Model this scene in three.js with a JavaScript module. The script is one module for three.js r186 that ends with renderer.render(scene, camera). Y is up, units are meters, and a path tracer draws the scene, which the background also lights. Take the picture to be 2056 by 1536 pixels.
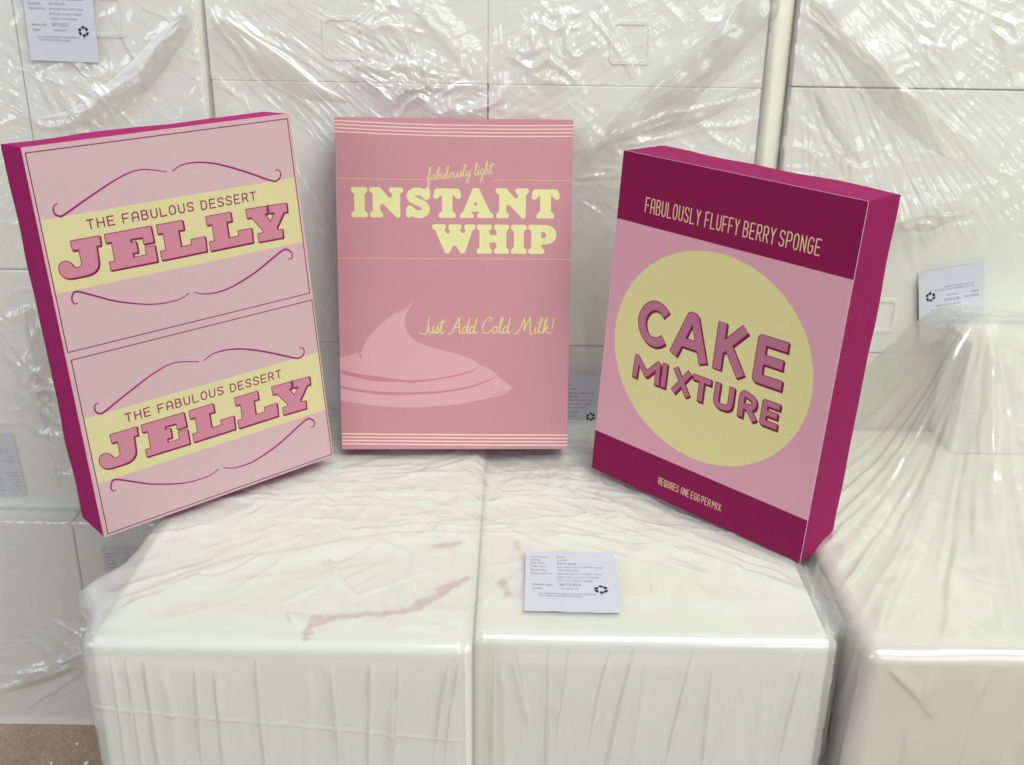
import * as THREE from 'three';
import { RoundedBoxGeometry } from 'three/addons/geometries/RoundedBoxGeometry.js';
import { RectAreaLightUniformsLib } from 'three/addons/lights/RectAreaLightUniformsLib.js';
import { createNoise2D, createNoise3D } from 'simplex-noise';

// ---------------------------------------------------------------- camera, light, exposure
const scene = new THREE.Scene();
scene.background = new THREE.Color(0x000000);
const FLOOR = 0.377;                       // heights below are measured from the top of the front bundle; the floor is y = 0
const camera = new THREE.PerspectiveCamera(39.67, 1024 / 765, 0.02, 30);
camera.position.set(0, 0.4431 + FLOOR, 0);
camera.rotation.order = 'YXZ';
camera.rotation.set(THREE.MathUtils.degToRad(-22.209), 0, THREE.MathUtils.degToRad(0.877));
scene.add(camera);

const renderer = new THREE.WebGLRenderer({ antialias: true });
renderer.toneMapping = THREE.LinearToneMapping;
renderer.toneMappingExposure = 1.19;
renderer.shadowMap.enabled = true;
RectAreaLightUniformsLib.init();

// lamps and added fill panels: position, size, intensity, colour, target (fittings are built around them near the end)
const LAMPS = [
  { name: 'skylight_lamp', at: [0.9, 2.7, 0.5], size: [2.2, 1.4], power: 5.2, color: [0.94, 1.0, 0.95], to: [0, 0.3, -0.85], label: 'large white diffuser lamp panel hung high in front of the stacks' },
  { name: 'ceiling_lamp', at: [0.7, 2.6, 0.02], size: [1.5, 0.3], power: 15.0, color: [0.92, 1.0, 0.9], to: [0.5, 0.3, -0.75], label: 'long white ceiling lamp close over the wrapped stacks' },
  { name: 'fill_panel', at: [1.6, 1.7, 2.3], size: [1.8, 1.6], power: 2.4, color: [0.96, 0.98, 0.93], to: [0, 0.4, -0.9], label: 'added fill light panel standing to one side behind the viewer' },  // unseen panel, added as fill for the front faces
  { name: 'fill_panel', at: [-2.3, 1.5, 1.3], size: [1.6, 1.4], power: 3.1, color: [0.88, 0.95, 1.06], to: [0, 0.4, -0.9], label: 'added cool fill light panel standing across from the jelly box' },  // unseen panel, added to brighten the jelly box side
];
for (const L of LAMPS) {
  const r = new THREE.RectAreaLight(new THREE.Color().setRGB(...L.color), L.power, ...L.size);
  r.position.set(...L.at); r.lookAt(...L.to); scene.add(r); L.light = r;
}

// ---------------------------------------------------------------- helpers
function rng(seed) { return () => { seed |= 0; seed = seed + 0x6D2B79F5 | 0; let t = Math.imul(seed ^ seed >>> 15, 1 | seed); t = t + Math.imul(t ^ t >>> 7, 61 | t) ^ t; return ((t ^ t >>> 14) >>> 0) / 4294967296; }; }
const n2 = createNoise2D(rng(11)), n2b = createNoise2D(rng(29)), n3 = createNoise3D(rng(47));
const ss = (a, b, x) => { const t = Math.min(1, Math.max(0, (x - a) / (b - a))); return t * t * (3 - 2 * t); };
const ridge = (v, p = 1) => Math.pow(1 - Math.abs(v), p);
const gauss = (x, y, cx, cy, rx, ry = rx) => Math.exp(-(((x - cx) / rx) ** 2 + ((y - cy) / ry) ** 2));
const D2R = Math.PI / 180;
const taken = {};
function numbered(name) { const k = taken[name] = (taken[name] ?? -1) + 1; return k ? `${name}_${String(k).padStart(3, '0')}` : name; }
function shade(o) { o.traverse((c) => { if (c.isMesh) { c.castShadow = true; c.receiveShadow = true; } }); return o; }
function thing(o, name, label, category, group, kind) {
  o.name = numbered(name); o.userData.label = label;
  if (category) o.userData.category = category;
  if (group) o.userData.group = group;
  if (kind) o.userData.kind = kind;
  scene.add(shade(o)); return o;
}
function part(parent, name, geo, mat, label) { const m = new THREE.Mesh(geo, mat); m.name = name; if (label) m.userData.label = label; parent.add(m); return m; }
// a mesh whose geometry is given in place: its origin moves to the middle of its base
function grounded(geo, mat) {
  geo.computeBoundingBox(); const b = geo.boundingBox, c = [(b.min.x + b.max.x) / 2, b.min.y, (b.min.z + b.max.z) / 2];
  geo.translate(-c[0], -c[1], -c[2]); const m = new THREE.Mesh(geo, mat); m.position.set(c[0], c[1] + FLOOR, c[2]); return m;
}
function canvas(w, h) { const c = document.createElement('canvas'); c.width = w; c.height = h; return c; }
function canvasTexture(c) { const t = new THREE.CanvasTexture(c); t.colorSpace = THREE.SRGBColorSpace; t.anisotropy = 8; return t; }

// ---------------------------------------------------------------- printing: stroke lettering
const G = {   // plain capitals, box 1 x 1, y down
  T: [[[0, 0], [1, 0]], [[.5, 0], [.5, 1]]], H: [[[0, 0], [0, 1]], [[1, 0], [1, 1]], [[0, .5], [1, .5]]],
  E: [[[1, 0], [0, 0], [0, 1], [1, 1]], [[0, .5], [.85, .5]]], F: [[[1, 0], [0, 0], [0, 1]], [[0, .5], [.85, .5]]],
  A: [[[0, 1], [0, .3], [.12, .06], [.4, 0], [.6, 0], [.88, .06], [1, .3], [1, 1]], [[0, .58], [1, .58]]],
  B: [[[0, 0], [.65, 0], [.9, .1], [.9, .36], [.65, .46], [0, .46]], [[.65, .46], [1, .6], [1, .86], [.7, 1], [0, 1], [0, 0]]],
  U: [[[0, 0], [0, .75], [.15, .95], [.5, 1], [.85, .95], [1, .75], [1, 0]]], L: [[[0, 0], [0, 1], [1, 1]]],
  O: [[[.5, 0], [.15, .06], [0, .3], [0, .7], [.15, .94], [.5, 1], [.85, .94], [1, .7], [1, .3], [.85, .06], [.5, 0]]],
  S: [[[1, .2], [.85, .04], [.5, 0], [.15, .05], [0, .22], [.1, .4], [.5, .5], [.9, .6], [1, .78], [.85, .95], [.5, 1], [.15, .96], [0, .8]]],
  D: [[[0, 0], [.55, 0], [.9, .12], [1, .4], [1, .6], [.9, .88], [.55, 1], [0, 1], [0, 0]]],
  R: [[[0, 1], [0, 0], [.65, 0], [.95, .1], [.95, .42], [.65, .53], [0, .53]], [[.55, .53], [1, 1]]],
  Y: [[[0, 0], [.5, .5], [1, 0]], [[.5, .5], [.5, 1]]], P: [[[0, 1], [0, 0], [.65, 0], [1, .1], [1, .45], [.65, .56], [0, .56]]],
  N: [[[0, 1], [0, 0], [1, 1], [1, 0]]], G: [[[1, .2], [.85, .04], [.5, 0], [.15, .06], [0, .3], [0, .7], [.15, .94], [.5, 1], [.85, .94], [1, .75], [1, .52], [.55, .52]]],
  Q: [[[.5, 0], [.15, .06], [0, .3], [0, .7], [.15, .94], [.5, 1], [.85, .94], [1, .7], [1, .3], [.85, .06], [.5, 0]], [[.6, .8], [1, 1.05]]],
  I: [[[.5, 0], [.5, 1]]], M: [[[0, 1], [0, 0], [.5, .55], [1, 0], [1, 1]]], X: [[[0, 0], [1, 1]], [[1, 0], [0, 1]]],
};
function strokeWord(g, word, x0, x1, y, h, lw, fill = 0.68) {   // a word set between x0 and x1
  const wide = (c) => (c === 'I' ? 0.45 : c === 'M' ? 1.2 : 1), total = [...word].reduce((a, c) => a + wide(c), 0) - (1 - fill), u = (x1 - x0) / total;
  g.lineWidth = lw; g.lineCap = 'round'; g.lineJoin = 'round';
  let x = x0;
  for (const c of word) {
    const w = (wide(c) - (1 - fill)) * u;
    for (const line of G[c]) { g.beginPath(); line.forEach(([a, b], i) => g[i ? 'lineTo' : 'moveTo'](x + a * w, y + b * h)); g.stroke(); }
    x += wide(c) * u;
  }
}
function smooth(g, pts) {   // a curve through points
  g.beginPath(); g.moveTo(...pts[0]);
  for (let i = 0; i < pts.length - 1; i++) {
    const p0 = pts[i - 1] ?? pts[i], p1 = pts[i], p2 = pts[i + 1], p3 = pts[i + 2] ?? p2;
    g.bezierCurveTo(p1[0] + (p2[0] - p0[0]) / 6, p1[1] + (p2[1] - p0[1]) / 6, p2[0] - (p3[0] - p1[0]) / 6, p2[1] - (p3[1] - p1[1]) / 6, ...p2);
  }
}
// a flourish whose line swells in the middle
function swell(g, pts, w0, w1) {
  const out = [];
  for (let i = 0; i < pts.length - 1; i++) {
    const p0 = pts[i - 1] ?? pts[i], p1 = pts[i], p2 = pts[i + 1], p3 = pts[i + 2] ?? p2;
    for (let k = 0; k < 12; k++) {
      const t = k / 12, a = t * t, b = a * t, f = (j) => .5 * (2 * p1[j] + (p2[j] - p0[j]) * t + (2 * p0[j] - 5 * p1[j] + 4 * p2[j] - p3[j]) * a + (3 * p1[j] - p0[j] - 3 * p2[j] + p3[j]) * b);
      out.push([f(0), f(1)]);
    }
  }
  out.push(pts.at(-1));
  g.lineCap = 'round';
  out.forEach((p, i) => { if (!i) return; const t = i / out.length; g.lineWidth = w0 + (w1 - w0) * Math.sin(Math.PI * Math.min(1, t * 1.05)) ** 1.5; g.beginPath(); g.moveTo(...out[i - 1]); g.lineTo(...p); g.stroke(); });
}
function poly(g, pts) { g.moveTo(...pts[0]); for (const p of pts.slice(1)) g.lineTo(...p); g.closePath(); }
function grainCanvas(g, w, h, seed, amount) {   // paper and ink mottle
  const im = g.getImageData(0, 0, w, h), d = im.data, r = rng(seed);
  for (let i = 0; i < d.length; i += 4) { const k = (r() + r() - 1) * amount; d[i] += k; d[i + 1] += k; d[i + 2] += k; }
  g.putImageData(im, 0, 0);
}
function sheet(w, h, fw, fh, paint, seed) {   // paint in millimetres of a face fw x fh
  const c = canvas(w, h), g = c.getContext('2d'); g.save(); g.scale(w / fw, h / fh); paint(g); g.restore(); grainCanvas(g, w, h, seed, 9); return canvasTexture(c);
}

// ---- the jelly print
const PINK = '#d3a3a8', PALE = '#c8a8ae', YELLOW = '#d0c698', ROSE = '#c27f92', PLUM = '#7d1c4f', MAGENTA = '#8c2360';
function paintJelly(g) {
  g.fillStyle = PALE; g.fillRect(0, 0, 211, 306);
  for (const oy of [0, 153.6]) {
    const x0 = oy ? 3.4 : 2.2;
    g.fillStyle = YELLOW; g.fillRect(x0 + .4, oy + 51.6, 205.4, 54.6);
    g.strokeStyle = '#6e2e4a'; g.lineWidth = .75; g.strokeRect(x0, oy + 4, 206.2, 147.2 - (oy ? 1 : 0));
    g.strokeStyle = PLUM;
    strokeWord(g, 'THE', 34.4, 54.3, oy + 57.2, 6.6, .95, .62); strokeWord(g, 'FABULOUS', 61, 117, oy + 57.4, 6.6, .95, .62); strokeWord(g, 'DESSERT', 123.8, 170.8, oy + 57.8, 6.6, .95, .62);
    g.strokeStyle = MAGENTA;
    const at = (p) => p.map(([a, b]) => [a, b + oy]);
    swell(g, at([[16.4, 42], [13.6, 43.6], [13.1, 48.2], [16.1, 50.9], [19.9, 50.4], [36.4, 42.5], [63.4, 30.6], [80.8, 26.9], [100.5, 31.3]]), .75, 1.5);
    swell(g, at([[105.4, 31.5], [114, 27.9], [127.9, 28], [144.3, 32.1], [165, 40.7], [186.3, 51], [192.5, 51.6], [195.6, 48.4], [195.2, 44.4], [191.8, 43]]), .8, 1.45);
    swell(g, at([[16.4, 116.2], [13.9, 116.1], [12.9, 112.6], [14.8, 108.3], [18.6, 107.9], [29.9, 113.6], [46.2, 121.8], [71.3, 129.7], [91.8, 130.9], [102, 127.7]]), .75, 1.4);
    swell(g, at([[106.6, 128], [117.6, 131.6], [135.5, 131.1], [159.6, 123.5], [185.3, 111], [191.9, 109.6], [196.3, 113.5], [195.9, 117.6], [192.6, 118]]), .75, 1.5);
    const L = (s) => [[85.6, 70], [106.4, 70], [106.4, 77], [101.8, 77], [101.8, 90.2], [111, 90.2], [111, 86], [122.6, 86], [122, 97.3], [85.4, 97.3], [85.4, 90.4], [89.8, 90.4], [89.8, 76.6], [85.6, 76.6]].map(([a, b]) => [a + s, b + s * .012]);
    const letters = () => {
      g.beginPath();
      g.moveTo(20.3, 70.2); g.lineTo(41.4, 70.2); g.lineTo(41, 77); g.lineTo(37.8, 77); g.lineTo(37.2, 88); g.quadraticCurveTo(36.6, 97, 26, 97); g.lineTo(16, 97); g.quadraticCurveTo(8.4, 96, 8.4, 89.4); g.quadraticCurveTo(8.7, 84, 13, 84); g.quadraticCurveTo(17, 84, 18.4, 88.3); g.quadraticCurveTo(19.5, 90.6, 23, 90); g.quadraticCurveTo(25.3, 89.5, 25.2, 87); g.lineTo(25, 77); g.lineTo(20.6, 77); g.closePath();
      poly(g, [[45.5, 70], [80.8, 70], [81.2, 82], [73.5, 82.3], [73.5, 77], [63.5, 76.6], [63.5, 79.6], [67.6, 79.6], [67.6, 87.4], [63.5, 87.4], [63.5, 91], [74, 91], [74, 85], [81.3, 85], [81.3, 97.4], [45.3, 97], [45.3, 91], [49.5, 91], [49.5, 76], [45.5, 76]]);
      poly(g, L(0)); poly(g, L(40.5));
      poly(g, [[160.7, 70.6], [179, 71], [179, 77], [176.6, 77], [180.8, 84.4], [185.6, 77.3], [181.4, 77.1], [181.4, 71], [197.4, 71.6], [197.2, 78.4], [194, 78.4], [186, 89.4], [186, 92.2], [190.6, 92.2], [190.2, 99], [168.2, 98.5], [168.2, 92], [173, 92], [173, 89.4], [164.5, 77.6], [160.9, 77.5]]);
    };
    g.lineJoin = 'round'; g.fillStyle = g.strokeStyle = PLUM; g.lineWidth = 1.15;
    for (let k = 0; k <= 5; k++) { g.save(); g.translate(k * .16, oy + k * .2); letters(); g.fill(); g.stroke(); g.restore(); }
    g.save(); g.translate(0, oy); letters(); g.fillStyle = ROSE; g.fill(); g.restore();
    g.strokeStyle = PLUM; g.lineWidth = .9; g.beginPath(); g.moveTo(180.2, oy + 70); g.lineTo(180.2, oy + 77); g.moveTo(176.8, oy + 77.1); g.lineTo(185.4, oy + 77.4); g.stroke();
  }
}
// ---- the whip print
const SOFT = {   // fat soft-serifed capitals in a box 26 high; the outline is rounded off by a wide stroke
  I: [15, [[[1, 1], [14, 1], [14, 3.5], [11.3, 6], [11.3, 20], [14, 22.5], [14, 25], [1, 25], [1, 22.5], [3.7, 20], [3.7, 6], [1, 3.5]]]],
  N: [30, [[[1, 1], [9.6, 1], [20.8, 14], [20.8, 5.5], [18.4, 3.5], [18.4, 1], [29, 1], [29, 3.5], [26.4, 5.5], [26.4, 25], [24, 25], [9, 10], [9, 20], [11.5, 22.5], [11.5, 25], [1.5, 25], [1.5, 22.5], [4, 20], [4, 5.5], [1, 3.5]]]],
  T: [26.5, [[[2.5, 1.6], [24, 1.6], [25.4, 8.6], [22.6, 9], [18.6, 5.6], [17.4, 7], [17.4, 20], [20.4, 22.6], [20.4, 25], [6.2, 25], [6.2, 22.6], [9.2, 20], [9.2, 7], [8, 5.6], [4, 9], [1.1, 8.6]]]],
  A: [31, [[[12.4, 1], [17, 1], [26.6, 20], [30, 23], [30, 25], [16.4, 25], [16.4, 23.2], [18.6, 21.4], [17.8, 19.6], [10.8, 19.6], [10, 21.4], [12.3, 23.2], [12.3, 25], [1, 25], [1, 23], [4.2, 20]], [[14.4, 7.8], [10.9, 16.2], [18, 16.2]]]],
  W: [39.5, [[[1, 1], [12, 1], [12, 3.5], [10.4, 5], [14.6, 11.5], [17.2, 6.5], [15.4, 3.5], [15.4, 1], [26, 1], [26, 3.5], [24.2, 5], [28, 11.5], [31, 5], [29.6, 3.5], [29.6, 1], [38.4, 1], [38.4, 3.5], [36, 5], [28.8, 25], [26, 25], [20.2, 15.5], [15, 25], [12.2, 25], [3.6, 5], [1, 3.5]]]],
  H: [29.6, [[[1, 1], [13.2, 1], [13.2, 3.5], [11, 5.5], [11, 10.2], [18.6, 10.2], [18.6, 5.5], [16.4, 3.5], [16.4, 1], [28.6, 1], [28.6, 3.5], [26.2, 5.5], [26.2, 20.5], [28.6, 22.5], [28.6, 25], [16.4, 25], [16.4, 22.5], [18.6, 20.5], [18.6, 15.2], [11, 15.2], [11, 20.5], [13.2, 22.5], [13.2, 25], [1, 25], [1, 22.5], [3.4, 20.5], [3.4, 5.5], [1, 3.5]]]],
  P: [25.5, [[[1, 1], [16, 1], [20.5, 2.2], [23.6, 5], [24.4, 9], [23.4, 13], [20.2, 15.8], [15.6, 16.8], [11.4, 16.8], [11.4, 20.2], [14, 22.5], [14, 25], [1, 25], [1, 22.5], [3.6, 20.2], [3.6, 5.6], [1, 3.5]], [[11.2, 5.6], [11.2, 12.8], [15, 12.4], [17, 9.2], [15, 6]]]],
};
function roundPoly(g, pts, r) {   // a closed outline with its corners rounded
  const n = pts.length, mid = (a, b) => [(a[0] + b[0]) / 2, (a[1] + b[1]) / 2]; g.moveTo(...mid(pts[n - 1], pts[0]));
  for (let i = 0; i < n; i++) { const p = pts[i], q = pts[(i + 1) % n], o = pts[(i + n - 1) % n], m = Math.min(Math.hypot(p[0] - o[0], p[1] - o[1]), Math.hypot(p[0] - q[0], p[1] - q[1])) / 2; g.arcTo(...p, ...mid(p, q), Math.min(r, m * .8)); g.lineTo(...mid(p, q)); }
  g.closePath();
}
function softWord(g, word, spans, y, h) {
  [...word].forEach((c, i) => {
    const [x0, x1] = spans[i];
    g.save(); g.translate(x0, y);
    if (c === 'S') {
      g.scale((x1 - x0) / 23, h / 26); g.lineCap = g.lineJoin = 'round';
      g.lineWidth = 6.6; g.beginPath(); g.moveTo(18.6, 7.4); g.bezierCurveTo(15.4, 2, 4.6, 2.4, 4.4, 7.6); g.bezierCurveTo(4.6, 12.4, 18.6, 12.2, 18.4, 18.6); g.bezierCurveTo(17.8, 24.4, 7, 24, 4, 18.6); g.stroke();
      g.lineWidth = 4.6; g.beginPath(); g.moveTo(19.6, 2.6); g.lineTo(19.8, 7.6); g.moveTo(2.9, 18); g.lineTo(2.9, 23.6); g.stroke();
    } else {
      g.scale((x1 - x0) / SOFT[c][0], h / 26); g.lineJoin = 'round'; g.lineWidth = 1.3; g.beginPath();
      for (const p of SOFT[c][1]) roundPoly(g, p, 2.6);
      g.fill('evenodd'); g.stroke();
    }
    g.restore();
  });
}
const SCRIPT = {   // one-stroke handwriting: x to the right, y up, baseline 0, small letters 0.42 high; [advance, strokes]
  J: [.62, [[[.62, 1], [.58, .9], [.54, .4], [.5, .1], [.38, -.06], [.15, -.04], [-.05, .06]]]],
  u: [.4, [[[.02, .42], [.0, .15], [.08, .0], [.2, .06], [.3, .42], [.28, .12], [.34, .0], [.42, .06]]]],
  s: [.34, [[[-.02, .06], [.12, .24], [.22, .46], [.24, .3], [.28, .12], [.2, .0], [.06, .03], [.14, .06], [.34, .1]]]],
  t: [.36, [[[-.02, .08], [.12, .5], [.2, .86], [.14, .4], [.12, .1], [.2, .0], [.34, .1]], [[-.06, .66], [.16, .68], [.48, .76]]]],
  A: [.82, [[[-.1, .0], [.08, .0], [.2, .2], [.42, .7], [.56, 1], [.58, .7], [.6, .3], [.66, .02], [.76, .04]], [[.22, .34], [.42, .38], [.66, .36]]]],
  d: [.46, [[[.28, .36], [.16, .44], [.03, .26], [.03, .06], [.12, .0], [.24, .12], [.34, .5], [.44, .98], [.36, .5], [.32, .12], [.38, .0], [.48, .1]]]],
  C: [.7, [[[.6, .78], [.62, .95], [.48, 1], [.24, .82], [.08, .46], [.1, .12], [.26, .0], [.48, .06], [.66, .22]]]],
  o: [.4, [[[.2, .43], [.06, .32], [.03, .1], [.12, .0], [.24, .08], [.28, .28], [.2, .43], [.3, .36], [.42, .34]]]],
  l: [.28, [[[.0, .1], [.14, .5], [.24, .9], [.18, 1], [.1, .8], [.06, .3], [.1, .04], [.18, .0], [.3, .1]]]],
  M: [1.06, [[[-.14, -.02], [.04, .0], [.16, .2], [.34, .7], [.44, 1], [.46, .6], [.46, .2], [.6, .6], [.78, 1], [.8, .6], [.82, .2], [.86, -.06], [.98, .0]]]],
  i: [.24, [[[.02, .1], [.12, .44], [.08, .14], [.12, .0], [.26, .1]], [[.16, .64], [.18, .68]]]],
  k: [.44, [[[.0, .1], [.14, .5], [.24, .92], [.16, 1], [.1, .7], [.06, .0], [.14, .3], [.28, .46], [.32, .36], [.14, .24], [.26, .1], [.36, .0], [.46, .08]]]],
  '!': [.2, [[[.2, 1], [.14, .3]], [[.11, .04], [.12, .0]]]],
  f: [.34, [[[.0, .06], [.12, .3], [.26, .9], [.2, 1.05], [.1, .7], [.06, 0], [.08, -.5], [.16, -.56], [.18, -.3], [.14, .0], [.34, .12]]]],
  a: [.42, [[[.28, .38], [.14, .43], [.03, .24], [.04, .04], [.14, .0], [.24, .14], [.3, .42], [.28, .12], [.34, .0], [.44, .1]]]],
  b: [.36, [[[.0, .1], [.14, .55], [.22, .95], [.14, 1], [.08, .7], [.04, .14], [.12, .0], [.24, .12], [.24, .36], [.2, .34], [.38, .3]]]],
  y: [.42, [[[.02, .42], [.02, .16], [.1, .02], [.22, .14], [.3, .42], [.28, .0], [.22, -.5], [.1, -.58], [.06, -.4], [.2, -.12], [.44, .1]]]],
  g: [.42, [[[.28, .38], [.14, .43], [.03, .26], [.05, .06], [.14, .02], [.24, .14], [.3, .42], [.28, .0], [.22, -.5], [.1, -.58], [.06, -.4], [.2, -.12], [.44, .1]]]],
  h: [.42, [[[.0, .1], [.14, .55], [.22, .95], [.14, 1], [.08, .7], [.04, .0], [.12, .3], [.24, .43], [.28, .3], [.28, .06], [.34, .0], [.44, .1]]]],
};
function scriptWord(g, word, x0, x1, y, h, lw, slope = 0) {
  const total = [...word].reduce((a, c) => a + SCRIPT[c][0], 0), u = (x1 - x0) / total; let x = x0;
  g.lineCap = g.lineJoin = 'round'; g.lineWidth = lw;
  for (const c of word) {
    for (const s of SCRIPT[c][1]) { smooth(g, s.map(([a, b]) => { const px = x + (a + b * .06) * u; return [px, y + (px - x0) * slope - b * h]; })); g.stroke(); }
    x += SCRIPT[c][0] * u;
  }
}
function paintWhip(g) {
  g.fillStyle = '#bd8590'; g.fillRect(0, 0, 205, 293);
  const line = (pts, w, col) => { g.strokeStyle = col; g.lineWidth = w; g.lineCap = 'butt'; smooth(g, pts); g.stroke(); };
  for (let k = 0; k < 4; k++) {
    line([[0, 2.8 + k * 3], [45, 4.6 + k * 3], [89, 5.6 + k * 3], [150, 5.6 + k * 3.05], [205, 4.8 + k * 3.08]], .95, '#e2c3bd');
    line([[0, 278.4 + k * 3.1], [100, 279.4 + k * 3.15], [205, 279.9 + k * 3.2]], 1.1, '#e6c7c0');
  }
  line([[0, 51.4], [76, 52]], .6, '#cfae8d'); line([[136.6, 51.8], [205, 51.6]], .6, '#cfae8d'); line([[0, 120], [205, 120]], .6, '#d2b28f');
  g.strokeStyle = '#cdbf8b';
  scriptWord(g, 'fabulously', 78.8, 116.6, 52.4, 10.2, .8, -.115); scriptWord(g, 'light', 119.6, 136, 47.8, 10.4, .8, -.1);
  g.fillStyle = g.strokeStyle = '#d6d29a';
  softWord(g, 'INSTANT', [[12.4, 27.4], [28, 58.2], [59.8, 82.2], [83.2, 108.8], [106.8, 136.8], [138, 167.6], [168.8, 195]], 58.4, 26.5);
  softWord(g, 'WHIP', [[82.5, 121.2], [121.6, 150.6], [151.6, 166.2], [166.8, 192.4]], 89.8, 26);
  g.strokeStyle = '#d0c583';
  scriptWord(g, 'Just', 71.6, 93, 186.4, 14.2, 1.0); scriptWord(g, 'Add', 98, 121.6, 186.4, 14.2, 1.0); scriptWord(g, 'Cold', 126, 151.6, 186.3, 14.4, 1.0); scriptWord(g, 'Milk!', 157.4, 190, 186.2, 13.8, 1.0);
  // the cream
  g.fillStyle = '#cf9ba6'; const shape = (pts) => { smooth(g, pts); g.closePath(); g.fill(); };
  g.beginPath(); g.moveTo(0, 208.3); g.bezierCurveTo(8, 206.4, 14, 204.6, 19.4, 203.2); g.bezierCurveTo(22, 195, 26, 188, 38, 177.3); g.bezierCurveTo(48, 169, 58, 163.4, 67.8, 157.2);
  g.bezierCurveTo(61, 165.4, 57.8, 170.8, 58, 176.4); g.bezierCurveTo(58.4, 185, 62, 190.2, 72, 195.2); g.bezierCurveTo(86, 202, 104, 203.6, 117.2, 209.5); g.bezierCurveTo(122, 212, 124.6, 214.6, 126.7, 216);
  g.bezierCurveTo(132, 218, 137, 220.6, 140.3, 223.2); g.lineTo(140.9, 225.4); g.bezierCurveTo(146, 228.4, 151, 232, 154.1, 235.2); g.bezierCurveTo(153.6, 238.6, 150, 240.4, 143.4, 242.5);
  g.bezierCurveTo(120, 249.4, 98, 253, 66, 254); g.bezierCurveTo(40, 254.2, 20, 251.6, 0, 247.6); g.closePath(); g.fill();
  g.fillStyle = '#bd7c8b';
  shape([[0, 219], [13.9, 222.9], [31.4, 225.4], [50.1, 228], [66.5, 228.9], [90.1, 226.6], [113.7, 221.2], [126.1, 216], [113.7, 222.8], [90.1, 228], [66.5, 231.2], [50, 230.6], [31.3, 230], [13.8, 226.6], [0, 222.6]]);
  shape([[0, 233.8], [13.6, 237], [31.1, 239], [49.9, 240], [66.4, 240], [90, 238.7], [113.7, 234.8], [131.4, 229], [140.3, 224.6], [131.4, 230.6], [113.7, 236.7], [90, 240.6], [66.4, 242.2], [49.9, 242.7], [31.1, 241.9], [13.6, 239.2], [0, 236.6]]);
  g.strokeStyle = '#b97a88'; g.lineCap = 'round';
  swell(g, [[18.2, 203], [18, 206.4], [19.6, 209.6]], .3, 1.3); swell(g, [[51.5, 168.4], [58, 164.4], [63.4, 161.6]], .2, .9); swell(g, [[66.6, 158.8], [64.6, 161.4], [62.4, 164.6]], .2, .8); swell(g, [[152.8, 237.4], [143, 240.6], [134, 243.2]], .2, .7);
}
// ---- the cake print
function paintCake(g) {
  g.fillStyle = '#d69eb0'; g.fillRect(0, 0, 208, 278);
  g.fillStyle = '#84144a'; g.fillRect(0, 0, 208, 54.2); g.fillRect(0, 241.4, 208, 37);
  g.fillStyle = '#dcd399'; g.beginPath(); g.ellipse(101.5, 145.3, 91.6, 84.9, 0, 0, 7); g.fill();
  g.strokeStyle = '#dfc59c';
  for (const [w, a, b] of [['FABULOUSLY', 27, 78.6], ['FLUFFY', 83.4, 112.8], ['BERRY', 117.2, 143.4], ['SPONGE', 147.4, 179.6]]) strokeWord(g, w, a, b, 32.4, 11.2, .95, .62);
  for (const [w, a, b] of [['REQUIRES', 71.8, 92], ['ONE', 94.8, 102.6], ['EGG', 104.8, 113], ['PER', 115.2, 123.6], ['MIX', 125.6, 133.6]]) strokeWord(g, w, a, b, 259, 6, .66, .62);
  // bold letters as broad strokes: [x0, x1, strokes in a box 1 x 1]
  const B = {
    C: [[[.98, .17], [.8, .05], [.56, 0], [.3, .06], [.09, .24], [0, .5], [.09, .76], [.3, .94], [.56, 1], [.8, .95], [.98, .84]]],
    A: [[[0, 1], [.44, .1], [.56, .1], [1, 1]], [[.2, .68], [.8, .68]]], K: [[[0, 0], [0, 1]], [[.94, 0], [.06, .56]], [[.3, .42], [1, 1]]],
    E: [[[1, 0], [0, 0], [0, 1], [1, 1]], [[0, .48], [.9, .48]]], M: [[[0, 1], [.03, .04], [.5, .78], [.97, .04], [1, 1]]], I: [[[.5, 0], [.5, 1]]], X: [[[0, 0], [1, 1]], [[1, 0], [0, 1]]],
    T: [[[0, 0], [1, 0]], [[.5, 0], [.5, 1]]], U: G.U, R: [[[0, 1], [0, 0], [.55, 0], [.86, .1], [.92, .3], [.82, .48], [.5, .55], [0, .55]], [[.5, .56], [1, 1]]],
  };
  const word = (list, y0, y1, lw) => {
    const draw = (dx, dy, width) => { g.lineWidth = width; for (const [c, x0, x1] of list) for (const line of B[c]) { const q = line.map(([a, b]) => [x0 + lw / 2 + a * (x1 - x0 - lw) + dx, 'AKX'.includes(c) ? y0 + b * (y1 - y0) + dy : y0 + lw / 2 + b * (y1 - y0 - lw) + dy]); g.lineCap = 'ACKX'.includes(c) ? 'butt' : 'square'; if (c === 'C' || c === 'U' || (c === 'R' && line.length > 4)) smooth(g, q); else { g.beginPath(); q.forEach((p, i) => g[i ? 'lineTo' : 'moveTo'](...p)); } g.stroke(); } };
    g.lineJoin = 'round'; g.strokeStyle = '#7b1a45';
    for (let k = 0; k <= 6; k++) draw(k * .24, k * .21, lw + .5);
    g.strokeStyle = '#b57089'; draw(0, 0, lw - .6);
  };
  word([['C', 32.4, 63.4], ['A', 66, 102.4], ['K', 107.4, 137], ['E', 143, 168.4]], 111.4, 149.4, 7.7);
  word([['M', 32.6, 60.2], ['I', 61, 66.8], ['X', 71.6, 91], ['T', 91.6, 108.6], ['U', 112.4, 130.2], ['R', 135.2, 151.6], ['E', 155, 170.2]], 159.8, 180.6, 4.8);
}
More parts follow.
